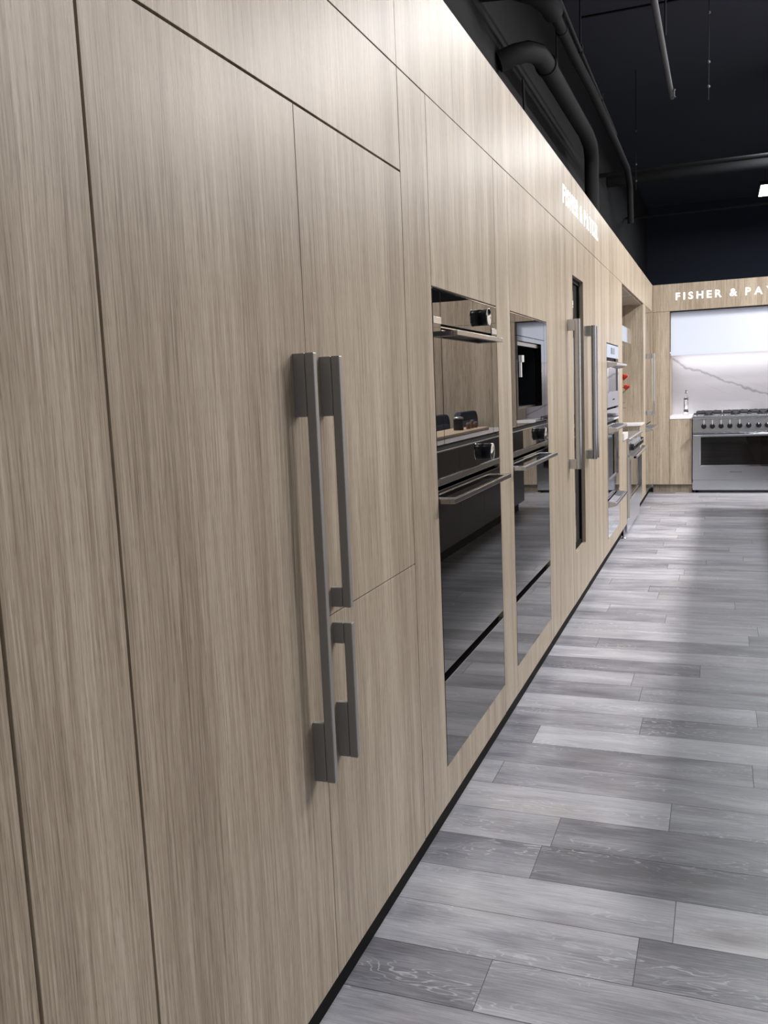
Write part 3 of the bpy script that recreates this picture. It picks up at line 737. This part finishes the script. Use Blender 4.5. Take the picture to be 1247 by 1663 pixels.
o = thing('cross_duct', (1.5, 14.3, 4.4), 'thick dark pipe crossing just behind the upper thin pipe', 'pipe')
obj('pipe_run', tube(B(), [(-.84, 14.3, 4.4), (6, 14.3, 4.4)], .08, 16), 'pipe', o, smooth=True); hanger(o, 2.2, 14.3, 4.48, CZ)
# droppers
for i, (x_, y_, l) in enumerate(((.66, 9.0, 'thin wire with small bright fittings hanging right of the lone pipe'), (-.28, 12.6, 'thin dark hanging wire over the left sign'))):
    o = thing('hanging_wire', (x_, y_, CZ), l, 'wire')
    obj('wire', cyl(B(), (x_, y_, 3.9), (x_, y_, CZ), .004, seg=6), 'pipe', o)
    for z_ in (4.0, 4.21, 4.63): obj('fitting', lathe(B(), (x_, y_, z_), [(.006, 0), (.014, .008), (.014, .02), (.006, .028)], 10), 'pipegrey', o)

# ceiling joint strips
tag(obj('ceiling_seam', bx(-.7, 6, 10.55, 10.58, CZ - .012, CZ - .001), 'black'), 'dark seam line across the ceiling panels', 'seam')
# clips along the top of the fascia
for k_, (y_, l) in enumerate(((3.05, 'tiny clip on the fascia top above the first black oven'), (3.75, 'tiny clip on the fascia top above the coffee machine'), (4.45, 'tiny clip on the fascia top just before the fascia joint'))):
    tag(obj('cable_clip', bx(-.03, -.022, y_, y_ + .02, HT - .0405 + .0205, HT + .022), 'copper'), l, 'clip', 'clips along the fascia top')

# ---------------------------------------------------------------- lamps
def ceiling_lamp(x, y, label, power, w=.68, l=1.05, z=4.8, col=(.95, .98, 1.)):
    o = thing('ceiling_light', (x, y, z), label, 'light', 'rectangular ceiling lights')
    obj('housing', bx(x - w / 2 - .02, x + w / 2 + .02, y - l / 2 - .02, y + l / 2 + .02, z + .002, z + .07), 'pipe', o)
    obj('diffuser', bx(x - w / 2, x + w / 2, y - l / 2, y + l / 2, z - .006, z + .0015), 'lamp', o)
    for sx_ in (-.25, .25): obj('suspension_cable', cyl(B(), (x + sx_, y, z + .07), (x + sx_, y, CZ), .003, seg=6), 'pipe', o)
    ld = bpy.data.lights.new('lamp', 'AREA'); ld.shape = 'RECTANGLE'; ld.size = w; ld.size_y = l; ld.energy = power; ld.color = col
    lo = bpy.data.objects.new('lamp', ld); COL.objects.link(lo); lo.location = (x, y, z - .02)
    return o
names = ['ceiling light over the walkway beside the refrigerators', 'ceiling light over the walkway beside the wine column', 'ceiling light over the walkway in front of the back range', 'bright rectangular ceiling light seen at the right edge beyond the back run']
for (y_, n_) in zip((3.3, 8.3, 13.4, 18.52), names): ceiling_lamp(1.78, y_, n_, {3.3: 42, 8.3: 50, 13.4: 50, 18.52: 70}[y_])
for i, (x_, y_, e_) in enumerate(((3.7, -2.4, 22), (4.3, 6.0, 270), (4.2, 9.2, 450), (3.7, 13.4, 80))): ceiling_lamp(x_, y_, ['nearest', 'second', 'third', 'farthest'][i] + ' added fill light in the unseen right-hand row beyond the island', e_, col=(1., .93, .90))  # row added out of view to fill the wood fronts and steel
# under-hood strip lamp
ld = bpy.data.lights.new('hood_lamp', 'AREA'); ld.shape = 'RECTANGLE'; ld.size = 1.44; ld.size_y = .05; ld.energy = 3.4; ld.color = (1., .97, .95)
lo = bpy.data.objects.new('hood_lamp', ld); COL.objects.link(lo); lo.location = (.955, D + .46, 1.73)

# ---------------------------------------------------------------- island and what stands at it (seen in the oven glass)
o = thing('kitchen_island', (1.75, 6.5, 0), 'dark brown island with white top, reflected in the black oven glass', 'island')
obj('plinth', bx(1.35, 2.0, 3.1, 9.86, 0, .10), 'black', o)
obj('body', bx(1.32, 2.05, 3.0, 9.94, .102, .905), 'island', o)
ys = [3.0, 3.9, 4.8, 5.7, 6.6, 7.3, 8.1, 9.0, 9.94]
for a, b_ in zip(ys, ys[1:]): obj('door', bx(1.298, 1.3195, a + .002, b_ - .002, .105, .900), 'island', o, bevel=.001)
obj('worktop', bx(1.275, 2.12, 2.98, 9.97, .9055, .945), 'marble', o, bevel=.002)
tag(obj('chopping_board', bx(1.58, 1.94, 7.3, 9.5, .946, .975), 'board', bevel=.004), 'pale wooden board on the island, reflected in the first oven', 'board')
o = thing('canister', (1.74, 8.85, .976), 'black canister on the board, reflected in the first oven', 'canister')
obj('body', lathe(B(), (1.74, 8.85, .9755), [(.05, 0), (.052, .005), (.052, .11), (.048, .115)], 20), 'knob', o, smooth=True); obj('lid', lathe(B(), (1.74, 8.85, .9755), [(.053, .1155), (.053, .13), (.03, .138)], 20), 'steel', o, smooth=True)
for k_, (y_, h_, r_, l) in enumerate(((9.08, .05, .024, 'small amber jar on the island board next to the black canister'), (9.22, .07, .020, 'taller amber jar in the middle of the island board end'), (9.36, .045, .026, 'squat amber jar at the far end of the island board'))):
    o = thing('spice_jar', (1.70, y_, .9755), l, 'jar', 'small jars on the island board')
    obj('jar_body', lathe(B(), (1.70, y_, .9755), [(r_ * .9, 0), (r_, .004), (r_, h_), (r_ * .8, h_ + .006)], 16), 'copper', o, smooth=True)
    obj('lid', lathe(B(), (1.70, y_, .9755), [(r_ * .86, h_ + .0065), (r_ * .86, h_ + .018)], 16), 'steel', o, smooth=True)
M['bluegrey'] = speckle_mat('blue_grey_upholstery', (.10, .12, .17), (.13, .15, .21), .85, 150.)
def lounge_chair(y, hw, label):
    x = 2.20
    o = thing('upholstered_chair', (x + .15, y, 0), label, 'chair', 'navy chairs beyond the island')
    bk = obj('backrest', prism(B(), rounded(2 * hw, .56, .13, 6, y, .83), x, x + .09, 0), 'fabric', o, bevel=.02)
    obj('back_pad', prism(B(), rounded(2 * hw - .14, .42, .10, 6, y, .79), x - .012, x - .0005, 0), 'bluegrey', bk, bevel=.005)
    obj('seat', bx(x + .0905, x + .62, y - hw + .04, y + hw - .04, .55, .68), 'fabric', o, bevel=.03)
    for sx_ in (x + .04, x + .56):
        for sy_ in (-1, 1): obj('leg', cyl(B(), (sx_, y + sy_ * (hw - .10), 0), (sx_, y + sy_ * (hw - .12), .552), .016), 'black', o, smooth=True)
for y_, hw, l in ((8.30, .48, 'navy upholstered chair, nearest of the three beyond the island'), (9.58, .55, 'navy upholstered chair in the middle of the three beyond the island'), (10.98, .44, 'navy upholstered chair, farthest of the three beyond the island')): lounge_chair(y_, hw, l)

# ---------------------------------------------------------------- camera, world, view
yaw, pitch, roll = -.3651, -.1348, -.0425
fw = Vector((math.sin(yaw) * math.cos(pitch), math.cos(yaw) * math.cos(pitch), math.sin(pitch)))
r = Vector((math.cos(yaw), -math.sin(yaw), 0)); u = r.cross(fw)
r2 = r * math.cos(roll) + u * math.sin(roll); u2 = -r * math.sin(roll) + u * math.cos(roll)
cam = bpy.data.cameras.new('camera'); co = bpy.data.objects.new('camera', cam); COL.objects.link(co)
cam.sensor_fit = 'VERTICAL'; cam.sensor_height = 24.; cam.sensor_width = 24. * 1247 / 1663
cam.lens = 1437.99 / 1663 * 24.; cam.clip_start = .05; cam.clip_end = 100
Rm = Matrix((r2, u2, -fw)).transposed().to_4x4(); Rm.translation = Vector((.5572 * 1.4, 0, 1.4)); co.matrix_world = Rm
sc.camera = co
w = bpy.data.worlds.new('world'); sc.world = w; w.use_nodes = True
w.node_tree.nodes['Background'].inputs[0].default_value = (.5, .55, .6, 1); w.node_tree.nodes['Background'].inputs[1].default_value = .02
sc.view_settings.view_transform = 'Standard'; sc.view_settings.look = 'None'; sc.view_settings.gamma = 1; sc.view_settings.use_curve_mapping = False
sc.view_settings.exposure = 0.38
sc.cycles.max_bounces = 10; sc.cycles.glossy_bounces = 6; sc.cycles.diffuse_bounces = 4
sc.cycles.sample_clamp_indirect = 6.
sc.cycles.use_denoising = True
